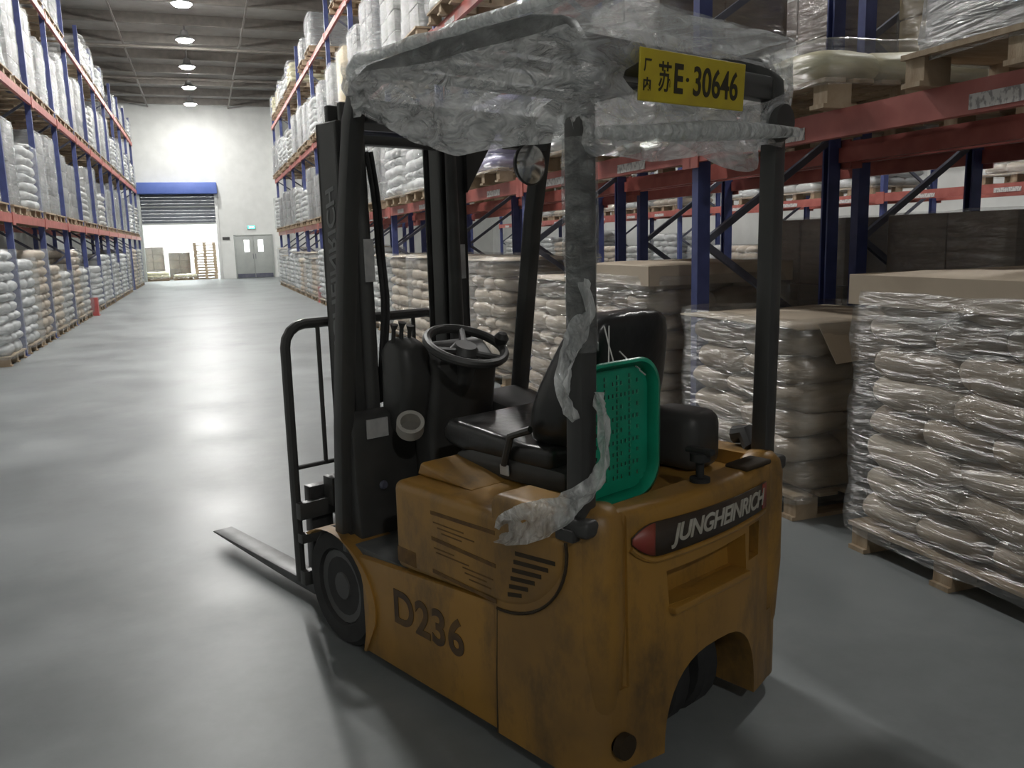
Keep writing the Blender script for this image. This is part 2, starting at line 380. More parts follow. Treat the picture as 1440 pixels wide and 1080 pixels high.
# ------------------------------------------------------------------ loads
FW = 1.08
def sack_mesh(seed, L, W, H):
    rnd = random.Random(seed); m = MB(); n, k = 14, 10; vs = []; fs = []
    off = Vector((seed*3.1, seed*1.7, 0))
    def sp(c, e): return math.copysign(abs(c)**e, c)
    for i in range(k+1):
        ph = -PI/2+PI*i/k
        for j in range(n):
            th = 2*PI*j/n
            x = sp(math.cos(ph), .45)*sp(math.cos(th), .42); y = sp(math.cos(ph), .45)*sp(math.sin(th), .42); z = sp(math.sin(ph), .8)
            pinch = 1-.35*max(0, abs(x)-.6)/.4
            p = Vector((x*L/2, y*W/2*(1-.06*abs(x)**3), z*H/2*pinch))
            d = noise.noise_vector(p*6+off)*.02 + noise.noise_vector(p*14+off)*.006
            vs.append(p+d)
    for i in range(k):
        for j in range(n): fs.append((i*n+j, i*n+(j+1)%n, (i+1)*n+(j+1)%n, (i+1)*n+j))
    m.add(vs, fs)
    return m.mesh('sack', smooth=80, doubles=True)
SACKS = {}
def sacks(kind):
    if kind not in SACKS:
        SACKS[kind] = [sack_mesh(10+i, .58, .39, .172) for i in range(6)]
        for i, me in enumerate(SACKS[kind]):
            me.materials.append(M[{'kraft': 'kraft2' if i in (1, 4) else 'kraft'}.get(kind, kind)])
    return SACKS[kind]
def layer_slots(odd):
    if odd: return [(x, y, 0) for x in (-.25, .25) for y in (-.345, 0, .345)]
    return [(x, y, PI/2) for x in (-.345, 0, .345) for y in (-.25, .25)]
def film_mesh(h, seed, hw=.565, z0=.1, amp=.012, sagtop=True, hw2=None):
    """wrinkled sleeve of film with a turned-in top edge"""
    hw2 = hw2 or hw; m = MB(); n = 52; rows = 16; vs = []; fs = []; off = Vector((seed*5.3, 0, 0))
    for r in range(rows+1):
        t = r/rows; z = z0+(h-z0)*min(1, t*1.08); inset = 0 if t < .93 else .05*(t-.93)/.07
        for k in range(n):
            a = 2*PI*(k+.5)/n; c, s_ = math.cos(a), math.sin(a)
            q = (abs(c)**10+abs(s_)**10)**-.1
            x, y = c*q*(hw-inset), s_*q*(hw2-inset)
            d = noise.noise(Vector((x*3, y*3, z*7))+off)*amp*1.6 + noise.noise(Vector((x*9, y*9, z*16))+off)*amp*.7
            vs.append((x*(1+d/hw), y*(1+d/hw), z+.012*noise.noise(Vector((x*4, y*4, 9))+off)))
    for r in range(rows):
        for k in range(n): fs.append((r*n+k, r*n+(k+1)%n, (r+1)*n+(k+1)%n, (r+1)*n+k))
    m.add(vs, fs); return m.mesh('film', smooth=80)
PAL = {}
def pallet(parent, near):
    if not PAL:
        b = MB()
        for y in (-.49, 0, .49):
            for x in (-.46, 0, .46): b.box(x-.07, x+.07, y-.05, y+.05, .02, .115)
            b.box(-.55, .55, y-.05, y+.05, 0, .02)
        PAL['base'] = b.mesh('pallet')
        PAL['board'] = MB().box(-.06, .06, -.55, .55, .115, .137).mesh('deck_board', bevel=.003, segs=1)
        c = MB(); c.v = list(b.v); c.f = list(b.f); c.box(-.55, .55, -.55, .55, .115, .137)
        PAL['far'] = c.mesh('pallet')
    if near:
        p = link('pallet', PAL['base'], M['wood'], parent)
        for k in range(7):
            d = link('deck_board', PAL['board'], M['wood'], p); d.location.x = -.49+k*.98/6
    else:
        p = link('pallet', PAL['far'], M['wood'], parent)
STACK = {}
def stack_stuff(kind, layers, var):
    key = (kind, layers, var)
    if key not in STACK:
        base = sacks(kind); rnd = random.Random(var*7+layers); m = MB(); bm = bmesh.new()
        for l in range(layers):
            for (x, y, a) in layer_slots((l+var) % 2):
                me = base[rnd.randrange(6)]; mt = Matrix.Translation((x+rnd.uniform(-.015,.015), y+rnd.uniform(-.015,.015), .21+l*.14)) @ Matrix.Rotation(a+rnd.uniform(-.05,.05), 4, 'Z')
                m.add([mt @ v.co for v in me.vertices], [tuple(p.vertices) for p in me.polygons])
        bm.free(); me = m.mesh('sack_stack', smooth=80); me.materials.append(M[kind]); STACK[key] = me
    return STACK[key]
FILM = {}
def film_for(h, var, key='film', hw=.565):
    k = (round(h, 2), var, key, hw)
    if k not in FILM:
        FILM[k] = film_mesh(h, var, hw); FILM[k].materials.append(M[key])
    return FILM[k]
def sack_load(x, y, z, kind, layers, label, group, near=False, rz=0, cover=None, film='film', name='sack_pallet'):
    o = empty(name, (x, y, z), rz); tag(o, label, 'pallet load', group); pallet(o, near)
    h = .137+layers*.14+.035; var = random.randrange(4)
    if near:
        rnd = random.Random(int(y*100)); base = sacks(kind)
        for l in range(layers):
            for (sx, sy, a) in layer_slots((l+var) % 3 == 0):
                q = link('sack', base[rnd.randrange(6)], None, o)
                q.location = (sx+rnd.uniform(-.02,.02), sy+rnd.uniform(-.02,.02), .215+l*.14)
                q.rotation_euler = (rnd.uniform(-.04,.04), rnd.uniform(-.04,.04), a+rnd.uniform(-.06,.06)+(PI if rnd.random() < .5 else 0))
    else:
        q = link('sack_stack', stack_stuff(kind, layers, var), None, o); q['kind'] = 'stuff'
    if cover:
        top_sheet(o, h, cover)
    link('film', film_for(h+(-.055 if cover == 'lid' else .05 if cover else .0), var, film, .598), None, o)
    return o
def top_sheet(o, h, style):
    m = MB(); n = 8; hw = .572 if style == 'lid' else .57; vs = []; fs = []
    for i in range(n+1):
        for j in range(n+1):
            u, v = i/n*2-1, j/n*2-1
            vs.append((u*hw, v*hw, h+.03+.012*noise.noise(Vector((u*2+h, v*2, 3)))-.02*max(abs(u), abs(v))**4))
    for i in range(n):
        for j in range(n): fs.append((i*(n+1)+j, (i+1)*(n+1)+j, (i+1)*(n+1)+j+1, i*(n+1)+j+1))
    m.add(vs, fs)
    me = m.mesh('cover_sheet', smooth=60)
    s = link('cover_sheet', me, M['card'], o); md = s.modifiers.new('t', 'SOLIDIFY'); md.thickness = .008
    if style == 'lid':       # box-lid flaps on all four sides
        for (x0,x1,y0,y1) in ((-hw-.006,-hw,-hw,hw),(hw,hw+.006,-hw,hw),(-hw,hw,-hw-.006,-hw),(-hw,hw,hw,hw+.006)):
            MB().box(x0, x1, y0, y1, h-.12, h+.015).build('lid_flap', M['card'], o, bevel=.002, segs=1)
    if style == 'flap':      # one torn flap bent down over the near side
        MB().add([(-.45,-hw,h+.03),(.1,-hw,h+.03),(.1,-hw-.07,h-.14),(-.40,-hw-.09,h-.17),(-.45,-hw,h+.022),(.1,-hw,h+.022),(.1,-hw-.062,h-.14),(-.40,-hw-.082,h-.17)],
                 [(0,1,2,3),(7,6,5,4),(0,3,7,4),(1,5,6,2),(2,6,7,3),(0,4,5,1)]).build('lid_flap', M['card'], o)
CART = {}
def carton_load(x, y, z, kind, h, label, group, hw=.5, film='film', nx=2, nz=4, gap=.0, rz=0, name='carton_pallet'):
    o = empty(name, (x, y, z), rz); tag(o, label, 'pallet load', group); pallet(o, False)
    ch = h/nz; w_ = 2*hw/nx
    key = (round(ch, 3), round(w_, 3), kind)
    if key not in CART:
        CART[key] = MB().box(-w_/2+.006, w_/2-.006, -w_/2+.006, w_/2-.006, 0.002, ch-.002).mesh('carton', bevel=.012, segs=2)
        CART[key].materials.append(M[kind])
    for k in range(nz):
        for i in range(nx):
            for j in range(nx):
                q = link('carton', CART[key], None, o)
                q.location = (-hw+w_*(i+.5)+random.uniform(-.006,.006), -hw+w_*(j+.5)+random.uniform(-.006,.006), .14+k*ch)
    link('film', film_for(.14+h+.01, random.randrange(3), film, hw+.03), None, o)
    return o

BAYNEAR = ('nearer', 'farther')
LVN = ('on floor', 'on first shelf', 'on middle shelf', 'on top shelf')
def lab(look, side, lev, bay, half):
    return '%s %s, %s rack, %s bay from far wall, %s half' % (look, LVN[lev], side, ORD[bay], BAYNEAR[half])
Z = (0, LEV[0], LEV[1], LEV[2])
# ---- right rack, floor level: wrapped kraft sacks
near_set = {(0,0): ('kraft', 8, 'lid'), (0,1): ('kraft', 6, 'flap'), (1,0): ('kraft', 8, 'lid'), (1,1): ('kraft', 7, 'sheet'), (2,0): ('kraft', 8, 'sheet'), (2,1): ('kraft', 8, 'sheet'), (3,0): ('kraft2', 8, 'sheet'), (3,1): ('kraft2', 8, 'sheet')}
ypos = {(0,0): 2.62, (0,1): 4.12}
near_lab = {(0,0): 'large film-wrapped stack of kraft sacks with flat cardboard lid, nearest on the right',
 (0,1): 'film-wrapped kraft sack stack with torn cardboard flap, behind the forklift roof post',
 (1,0): 'wrapped kraft sack stack with a cardboard lid, directly behind the driver seat',
 (1,1): 'wrapped kraft sack stack left of the rear post, behind the seat back',
 (2,0): 'wrapped kraft sack stack just right of the front roof pillar',
 (2,1): 'wrapped kraft sack stack between mast and front roof pillar'}
for b in range(11):
    for hlf in (0, 1):
        y = ypos.get((b, hlf), RY[b]+.78+hlf*1.42+.08)
        kind, ly, cv = near_set.get((b, hlf), (random.choice(['gsack', 'kraft2', 'wsack']), random.choice([7, 8, 8, 9]), 'sheet' if random.random() < .5 else None))
        look = {'kraft': 'wrapped brown sack stack', 'kraft2': 'wrapped tan sack stack', 'gsack': 'wrapped grey sack stack', 'wsack': 'wrapped white sack stack'}[kind]
        sack_load(3.36, y, 0, kind, ly, near_lab.get((b, hlf)) or lab(look, 'right', 0, 10-b, hlf), 'wrapped loads on the floor of the right rack', near=b < 4, cover=cv)
# ---- right rack, first shelf
def wrapped_block(x, y, z, label, group, h=1.15, film='filmw', kind='gcarton'):
    return carton_load(x, y, z, kind, h, label, group, film=film, nx=2, nz=3)
G1 = 'loads on the shelves of the right rack'
carton_load(3.36, 2.42, Z[1], 'gcarton', 1.3, 'tall load under shiny white film on shelf at upper right corner', G1, film='filmw', nz=3)
sack_load(3.36, 3.98, Z[1], 'ysack', 1, 'low heap of cream sacks under clear film on the first shelf', G1, near=True)
carton_load(3.36, 5.6, Z[1], 'bcarton', .9, 'brown carton load on first shelf, seen through the film on forklift roof', G1, nz=3)
sack_load(3.36, 7.05, Z[1], 'wsack', 3, 'low white sack load on first shelf behind the film-wrapped roof', G1, near=True)
sack_load(3.36, 8.75, Z[1], 'psack', 5, 'lilac sack load on a pallet, first shelf beside the round mirror', G1, near=True)
sack_load(3.36, 10.2, Z[1], 'gsack', 4, 'grey sack load on first shelf behind the right mast column', G1, near=True)
sack_load(3.36, 11.85, Z[1], 'wsack', 6, 'white sack load on first shelf, right part seen between the mast columns', G1, near=True)
sack_load(3.36, 13.3, Z[1], 'wsack', 7, 'white sack load on first shelf, left part seen between the mast columns', G1, near=True)
for b in range(4, 11):
    for hlf in (0, 1):
        y = RY[b]+.86+hlf*1.42
        if random.random() < .5: carton_load(3.36, y, Z[1], 'gcarton', random.uniform(1.0, 1.35), lab('grey carton load', 'right', 1, 10-b, hlf), G1)
        else: sack_load(3.36, y, Z[1], random.choice(['wsack', 'gsack']), random.choice([6, 7, 8]), lab('pale sack load', 'right', 1, 10-b, hlf), G1)
for b in range(2, 11):
    for hlf in (0, 1):
        y = RY[b]+.86+hlf*1.42
        if (b, hlf) == (5, 0): carton_load(3.36, y+.1, Z[2], 'tcarton', 1.12, 'tall tan carton load on shelf just above the mast top', G1, hw=.46, nx=1, nz=1)
        elif b in (2,): sack_load(3.36, y, Z[2], 'gsack', 4, lab('grey sack load', 'right', 2, 10-b, hlf), G1)
        elif random.random() < .55: carton_load(3.36, y, Z[2], 'gcarton', random.uniform(.95, 1.3), lab('grey carton load', 'right', 2, 10-b, hlf), G1, film=random.choice(['film', 'filmw']))
        else: sack_load(3.36, y, Z[2], random.choice(['wsack', 'gsack', 'kraft2']), random.choice([5, 6, 7]), lab('pale sack load', 'right', 2, 10-b, hlf), G1)
for b in range(5, 11):
    for hlf in (0, 1):
        if random.random() < .2: continue
        y = RY[b]+.86+hlf*1.42
        if random.random() < .5: carton_load(3.36, y, Z[3], random.choice(['gcarton', 'gcarton', 'tcarton']), random.uniform(.5, .9), lab('wrapped carton load', 'right', 3, 10-b, hlf), G1, nz=2, film='filmw')
        else: sack_load(3.36, y, Z[3], random.choice(['wsack', 'ysack']), random.choice([3, 4]), lab('low sack load', 'right', 3, 10-b, hlf), G1)
# ---- rack behind the right rack
G2 = 'loads in the rack behind the right rack'
RB = 'rack behind the right one'
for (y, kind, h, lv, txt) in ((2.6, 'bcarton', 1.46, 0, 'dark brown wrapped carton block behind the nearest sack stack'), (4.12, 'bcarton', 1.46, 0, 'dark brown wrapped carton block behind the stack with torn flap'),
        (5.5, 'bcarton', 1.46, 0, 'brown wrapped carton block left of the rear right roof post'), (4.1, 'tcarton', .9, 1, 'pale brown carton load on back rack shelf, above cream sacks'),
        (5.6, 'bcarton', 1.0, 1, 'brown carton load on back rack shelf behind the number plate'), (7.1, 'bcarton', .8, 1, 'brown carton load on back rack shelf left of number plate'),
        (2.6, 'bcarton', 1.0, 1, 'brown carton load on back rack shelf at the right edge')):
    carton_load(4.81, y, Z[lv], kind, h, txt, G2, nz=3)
for i, (y, ly) in enumerate(((10.1, 5), (11.8, 6), (13.2, 5), (14.9, 6), (16.3, 7))):
    sack_load(4.81, y, 0, 'kraft2', ly, 'tan sack stack in the back rack seen past the mast, %s from the camera' % ORD[i], G2, cover='sheet')
for i, y in enumerate((10.2, 13.2, 16.4, 19.5)):
    sack_load(4.81, y, Z[1], 'gsack', 5, 'grey sack load on back rack shelf, %s from the camera' % ORD[i], G2)
# ---- across the neighbouring aisle
G3 = 'loads in the rack across the neighbouring aisle'
cs = ['kraft', 'wsack', 'wsack', 'gsack', 'kraft2', 'wsack']
n = 0
for b in range(1, 9):
    for hlf in (0, 1):
        y = 1.7+3.1*b+.8+hlf*1.42
        k = cs[n % 6]; n += 1
        nm = {'kraft': 'brown', 'wsack': 'white', 'gsack': 'grey', 'kraft2': 'tan'}[k]
        sack_load(10.75, y, 0, k, random.choice([8, 9, 10, 11]), '%s sack stack on floor across the next aisle, %s bay, %s half' % (nm, ORD[b], BAYNEAR[hlf]), G3)
        if hlf == 0 or b % 2: sack_load(10.75, y, Z[1], random.choice(['wsack', 'gsack', 'kraft2']), random.choice([5, 6]), 'sack load on shelf across the next aisle, %s bay, %s half' % (ORD[b], BAYNEAR[hlf]), G3)
# ---- left rack
G4 = 'loads in the left rack'
for b in range(11):
    for hlf in (0, 1):
        y = LY[b]+.73+hlf*1.29
        if b == 0 and hlf == 0: continue
        # floor
        if random.random() < .9:
            k = random.choice(['wsack', 'wsack', 'gsack', 'kraft2'])
            sack_load(-3.1, y, 0, k, random.choice([7, 8, 9, 10]), lab({'wsack': 'white', 'gsack': 'grey', 'kraft2': 'tan'}[k]+' sack stack', 'left', 0, 10-b, hlf), G4, near=False)
        for lv in (1, 2, 3):
            if lv == 3 and random.random() < .3: continue
            if random.random() < (.75 if lv < 3 else .45):
                carton_load(-3.1, y, Z[lv], 'gcarton', random.uniform(1.15, 1.5) if lv < 3 else random.uniform(.7, 1.2), lab('grey carton load', 'left', lv, 10-b, hlf), G4, hw=.46, film='filmw' if random.random() < .4 else 'film', nz=4)
            else:
                sack_load(-3.1, y, Z[lv], random.choice(['wsack', 'gsack']), random.choice([6, 7, 8]) if lv < 3 else 5, lab('pale sack load', 'left', lv, 10-b, hlf), G4)
# ---- beyond the roller door
o = empty('pallet_stack', (.1, WALL_Y+1.6, 0)); tag(o, 'tall stack of wooden pallets in the bright dock doorway', 'pallet stack')
for k in range(13):
    q = link('pallet', PAL['far'], M['wood'], o); q.location = (random.uniform(-.02,.02), random.uniform(-.02,.02), k*.14)
sack_load(-2.2, WALL_Y+.9, 0, 'ysack', 2, 'low heap of cream sacks in dock doorway, at its left jamb', 'loads in the dock doorway')
sack_load(-.9, WALL_Y+1.0, 0, 'ysack', 1, 'single layer of cream sacks in the middle of dock doorway', 'loads in the dock doorway')
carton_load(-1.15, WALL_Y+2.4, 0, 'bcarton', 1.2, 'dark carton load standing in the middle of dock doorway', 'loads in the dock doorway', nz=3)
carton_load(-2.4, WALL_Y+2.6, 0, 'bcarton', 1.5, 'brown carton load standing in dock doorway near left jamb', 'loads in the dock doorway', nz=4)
# red post guards at the rack feet
def post_guard(x, y, sgn, label):
    o = empty('post_guard', (x, y, 0), 0 if sgn > 0 else PI); tag(o, label, 'post guard', 'red guards at the rack feet')
    MB().prism([(-.09,-.10),(.08,-.10),(.08,-.088),(-.078,-.088),(-.078,.088),(.08,.088),(.08,.10),(-.09,.10)], 0, .42, 'z').build('guard_plate', M['redpaint'], o, bevel=.004, segs=1)
    MB().box(-.11, .10, -.12, .12, 0, .012).build('foot_plate', M['redpaint'], o)
post_guard(2.92, RY[7], 1, 'red steel post guard at the foot of the right rack')
post_guard(-2.54, LY[4], -1, 'red steel post guard at the foot of the left rack')

# ------------------------------------------------------------------ forklift truck (X forward, Y left, origin under the rear face)
HEAD = R(90+22.3)
FK = empty('forklift', (1.320, 2.012, 0), HEAD)
tag(FK, 'yellow electric forklift truck with black mast, parked across the aisle', 'forklift')
HW = .485
def rearx(y):
    a = abs(y)
    if a <= .36: return .045*(a/.36)**2
    t = min(1, (a-.36)/(HW-.36)); return .045+.135*(1-math.sqrt(max(0, 1-t*t)))
# counterweight
ol = [(.42, HW)]
N = 44
for i in range(N+1):
    u_ = 1-2*i/N; y = HW*math.copysign(1-(1-abs(u_))**1.5 if abs(u_) > .5 else abs(u_)*(1-(.5)**1.5)/.5, u_)
    ol.append((rearx(y), y))
ol.append((.42, -HW))
m = MB(); m.prism(ol, .06, .80, 'z')
me = bpy.data.meshes.new('counterweight'); me.from_pydata(m.v, [], m.f)
bm = bmesh.new(); bm.from_mesh(me); bmesh.ops.recalc_face_normals(bm, faces=bm.faces)
es = [e for e in bm.edges if abs(e.verts[0].co.z-.8) < 1e-4 and abs(e.verts[1].co.z-.8) < 1e-4]
bmesh.ops.bevel(bm, geom=es, offset=.03, segments=4, profile=.5, affect='EDGES', clamp_overlap=True)
bm.to_mesh(me); bm.free()
cw = link('counterweight', me, M['yellow'], FK)
cut = []
arch = [(-.245, -.1)]
for i in range(21):
    t = PI*i/20; arch.append((-.015-.23*math.copysign(abs(math.cos(t))**.75, math.cos(t)), .06+.27*math.sin(t)**.85))
arch.append((.215, -.1))
def cutter(mb):
    o = link('c', mb.mesh('c', smooth=0), None); cut.append(o); return o
cutter(MB().prism(arch, -.2, .36, 'x'))
for sy in (1, -1):          # groove between corner column and rear face
    cutter(MB().tube([(rearx(.36)-.004, sy*.355, .30), (rearx(.36)-.004, sy*.362, .9)], .016, 10))
# recess under the name strip
cutter(MB().prism([(.20,.50),(.21,.60),(-.16,.615),(-.17,.50)], -.1, .075, 'x'))
cutter(MB().box(-.1, .06, -.255, -.185, .52, .63))
# top well behind the seat
cutter(MB().box(.10, .6, -.36, .36, .755, .95))
cutter(MB().lathe([(.028, -.1), (.028, .09)], (0, .372, .145), 'x', 16))
boolean_target = cw
for c in cut: c.parent = None
# cutters are modelled in truck space: evaluate the boolean with the body at the origin
cw.parent = None
boolean(cw, cut)
cw.parent = FK
# ledge in the recess, latch, plug
MB().prism([(.20,.475),(.205,.498),(-.165,.503),(-.165,.478)], -.012, .06, 'x').build('ledge', M['yellow'], cw, bevel=.006)
MB().lathe([(.030,.0),(.030,.012),(.012,.014),(.012,.06),(.03,.062),(.03,.085),(.0,.087)], (0,0,0), n=14).build('tow_pin', M['rubber'], FK).location = (.06, .0, .80)
bpy.context.view_layer.update()
MB().box(-.045, .045, -.014, .014, .082, .1).build('pin_handle', M['rubber'], [c for c in FK.children if c.name.startswith('tow_pin')][0], bevel=.006)
MB().box(.02, .10, -.32, -.18, .796, .812).build('filler_cap', M['seam'], FK, bevel=.02, segs=3)
MB().box(.10, .165, .455, .489, .728, .762).build('hinge_block', M['plastic'], FK, bevel=.006)
# name strip on the rear, following its curve
def on_rear(me, eps):
    for v in me.vertices:
        y = -v.co.x; v.co = Vector((rearx(y)-eps-v.co.z, y, v.co.y))
def strip(poly_top, poly_bot, name, mt, parent, eps, th=.004):
    vs = []; fs = []
    n = len(poly_top)
    for (y, z) in poly_top+poly_bot: vs.append((rearx(y)-eps, y, z))
    for i in range(n-1): fs.append((i, i+1, n+i+1, n+i))
    o = MB().add(vs, fs).build(name, mt, parent); md = o.modifiers.new('t', 'SOLIDIFY'); md.thickness = th; md.offset = 0
    return o
def sy(t): return .335-.625*t
def top(t): return .752-.006*t-.052*max(0, 1-t/.12)**2*0.6-.0*t
def bot(t): return .652+.012*t+.05*max(0, 1-t/.16)**2
ts = [i/30 for i in range(31)]
st = strip([(sy(t), top(t)) for t in ts], [(sy(t), bot(t)) for t in ts], 'name_strip', M['stkblack'], FK, .006)
tr_ = [i/100 for i in range(0, 13)]
strip([(sy(t), top(t)-.002) for t in tr_], [(sy(t), bot(t)+.002) for t in tr_], 'red_end', M['stkred'], st, .009, .002)
strip([(sy(t), top(t)-.002) for t in (.95, .97, 1.0)], [(sy(t), bot(t)+.002) for t in (.95, .97, 1.0)], 'red_end', M['stkred'], st, .009, .002)
tm = text_mesh('JUNGHEINRICH', .088, bold=.0022, shear=.25, depth=.001, spacing=.93)
wd = max(v.co.x for v in tm.vertices)-min(v.co.x for v in tm.vertices)
for v in tm.vertices: v.co.x = v.co.x*.475/wd+.035; v.co.y = v.co.y*.80+.703
on_rear(tm, .0095); link('lettering', tm, M['stkwhite'], st)
# moulding lip under the strip
lip = [(sy(t), bot(t)-.012) for t in ts]
MB().tube([(rearx(y)-.002, y, z) for y, z in lip], .009, 8).build('lip', M['yellow'], cw)
# rounded corner columns
for sgn_ in (1, -1):
    MB().lathe([(.03,.14),(.058,.26),(.071,.45),(.071,.745),(.062,.785),(.04,.808),(.0,.815)], (.105, sgn_*.388, 0), n=28).build('corner_column', M['yellow'], cw, smooth=60)
# dark plug, its colour standing in for a round shaded hole
MB().lathe([(.035,-.004),(.035,.02),(.02,.028)], (0,0,0), 'x', 16).build('recess_plug', M['seam'], FK).location = (.02, .372, .145)

# drive wheels in the arch
for sgn_ in (1, -1):
    o = MB().lathe([(.06,-.045),(.185,-.045),(.2,-.03),(.2,.03),(.185,.045),(.06,.045)], (0,0,0), 'y', 28).build('drive_wheel', M['rubber'], FK); o.location = (.26, sgn_*.07, .2)
MB().box(.37, .41, -.42, .42, .1, .5).build('rear_bulkhead', M['plastic'], FK)

# chassis sill with floor
MB().prism([(.41,.06),(1.16,.055),(1.16,.30),(1.185,.408),(.41,.468)], -.48, .48, 'y').build('chassis', M['yellow'], FK, bevel=.014)
MB().box(.9, 1.32, -.455, .455, .38, .432).build('floor_plate', M['gmat'], FK, bevel=.004)
# stencilled number
tm = text_mesh('D236', .165, bold=.0042, depth=.001, spacing=1.06)
wd = max(v.co.x for v in tm.vertices)-min(v.co.x for v in tm.vertices); hd = max(v.co.y for v in tm.vertices)-min(v.co.y for v in tm.vertices)
for v in tm.vertices:
    x, y, z = v.co; v.co = Vector((.768-x*.375/wd, .4815+z, .288+y*.125/hd))
link('number', tm, M['numpaint'], FK)

# battery hood with arc-shaped rear edge
arc = [(.92,.44),(.92,.745),(.13,.745)]
for i in range(1, 13):
    t = PI/2*i/12; arc.append((.13+.28*(1-math.cos(t)), .73-.262*math.sin(t)))
hood = MB().prism([(.92,.44),(.92,.742),(.13,.742),(.125,.70)]+[(.125+.285*(1-math.cos(PI/2*i/12))*1.0, .70-.235*math.sin(PI/2*i/12)) for i in range(1, 13)], -.488, .488, 'y').build('battery_hood', M['yellow'], FK, bevel=.03, segs=4)
# gap around the panel
gp = [(.125, .4885, .725)]+[(.125+.285*(1-math.cos(PI/2*i/14))-.004, .4885, .70-.237*math.sin(PI/2*i/14)-.004) for i in range(0, 15)]
MB().tube(gp, .0045, 6).build('panel_gap', M['seam'], hood)
MB().tube([(.41, .4815, .462), (.42, .4815, .25), (.425, .4815, .06)], .0045, 6).build('panel_gap', M['seam'], cw)
# louvres
for k in range(6):
    z = .652-k*.026; x0 = .165+k*.027; x1 = .322+.007*k
    MB().prism([(x1,z),(x0,z+.012),(x0,z+.0),(x1,z-.012)], .480, .4895, 'y').build('louvre', M['seam'], hood)
MB().box(.80, .905, .480, .4895, .468, .522).build('grip_recess', M['print'], hood, bevel=.004)
# printed lines on the panel
for k, (z0, z1) in enumerate(((.677,.684),(.594,.585),(.487,.478))):
    MB().prism([(.711,z0+.006),(.407,z1+.006),(.407,z1-.006),(.711,z0-.006)], .4885, .4895, 'y').build('printed_line', M['print'], hood)
for k, (z, a, b) in enumerate(((.648,.70,.55),(.634,.68,.50),(.62,.66,.56),(.565,.70,.60),(.552,.69,.53),(.54,.56,.42),(.525,.55,.45),(.51,.53,.43))):
    MB().box(b, a, .4885, .4892, z-.002, z+.002).build('printed_line', M['print'], hood)
# raised rim of the hood at the seat
MB().prism([(.62,.742),(.905,.742),(.88,.79),(.72,.765)], .10, .40, 'y').build('hood_rim', M['yellow'], hood, bevel=.02, segs=3)
MB().prism([(.3,.742),(.905,.742),(.88,.79),(.3,.80)], -.47, -.36, 'y').build('hood_rim', M['yellow'], hood, bevel=.02, segs=3)

# front wheels and fenders
for sgn_ in (1, -1):
    w_ = empty('t', (0,0,0)); bpy.data.objects.remove(w_)
    o = MB().lathe([(.09,-.085),(.21,-.085),(.23,-.065),(.23,.065),(.21,.085),(.15,.085),(.145,.07),(.09,.07)], (0,0,0), 'y', 36).build('front_wheel', M['rubber'], FK)
    o.location = (1.36, sgn_*.37, .23); 
    if sgn_ < 0: o.rotation_euler.z = PI
    MB().lathe([(.146,.068),(.14,.074),(.06,.062),(.05,.075),(.0,.075)], (0,0,0), 'y', 20).build('hub', M['black'], o)
    out = []; inn = []
    for i in range(19):
        a = R(212-(212-52)*i/18); out.append((1.36+.295*math.cos(a), .23+.20*math.sin(a) if math.sin(a) < 0 else .23+.225*math.sin(a))); inn.append((1.36+.25*math.cos(a), .23+.20*math.sin(a) if math.sin(a) < 0 else .23+.205*math.sin(a)+.02*math.sin(a)))
    out2 = [(x, z) for x, z in out]
    out2[0] = (1.14, .06); inn[0] = (1.155, .06)
    y0, y1 = sorted((sgn_*.30, sgn_*.487))
    # curved band
    b = MB(); n = len(out2)
    vs = [(x, y0, z) for x, z in out2]+[(x, y1, z) for x, z in out2]+[(x, y0, z) for x, z in inn]+[(x, y1, z) for x, z in inn]
    fs = []
    for i in range(n-1):
        fs += [(i, i+1, n+i+1, n+i), (2*n+i, 3*n+i, 3*n+i+1, 2*n+i+1), (i, 2*n+i, 2*n+i+1, i+1), (n+i, n+i+1, 3*n+i+1, 3*n+i)]
    fs += [(0, n, 3*n, 2*n), (n-1, 3*n-1, 4*n-1, 2*n-1)]
    b.add(vs, fs).build('fender', M['yellow'], FK)

# mast
def channel(y0, y1, x0, x1, z0, z1, name, inward):
    t = .022; web = (y1-t, y1) if inward < 0 else (y0, y0+t)
    return MB().box(x0, x1, web[0], web[1], z0, z1).box(x0, x0+t, y0, y1, z0, z1).box(x1-t, x1, y0, y1, z0, z1)
for sgn_ in (1, -1):
    y0, y1 = sorted((sgn_*.205, sgn_*.30))
    o = channel(y0, y1, 1.45, 1.60, .10, 1.95, 'u', -sgn_).build('outer_mast_rail', M['black'], FK, bevel=.004, segs=1)
    y0, y1 = sorted((sgn_*.19, sgn_*.265))
    channel(y0, y1, 1.475, 1.59, .12, 2.02, 'u', sgn_).build('inner_mast_rail', M['black'], FK, bevel=.004, segs=1)
    MB().tube([(1.44, sgn_*.215, .2), (1.44, sgn_*.215, 1.2), (1.44, sgn_*.215, 1.9)], [.03, .03, .022], 12).build('lift_cylinder', M['black'], FK)
    MB().tube([(1.52, sgn_*.15, .5), (1.52, sgn_*.15, 1.9)], .012, 6).build('lift_chain', M['rubber'], FK)
tm = text_mesh('JUNGHEINRICH', .085, bold=.002, shear=.2, depth=.0008)
wd = max(v.co.x for v in tm.vertices)-min(v.co.x for v in tm.vertices)
for v in tm.vertices:
    x, y, z = v.co; v.co = Vector((1.525-y*1.0, .3015+z, 1.33+x*.78/wd))
link('lettering', tm, M['mlet'], FK)
MB().box(1.46, 1.52, -.205, .205, 1.87, 1.95).build('mast_crossbar', M['black'], FK, bevel=.006)
MB().box(1.46, 1.50, -.205, .205, .95, 1.0).build('mast_crossbar', M['black'], FK, bevel=.006)
MB().box(1.46, 1.56, -.28, .28, .12, .22).build('mast_crossbar', M['black'], FK, bevel=.006)
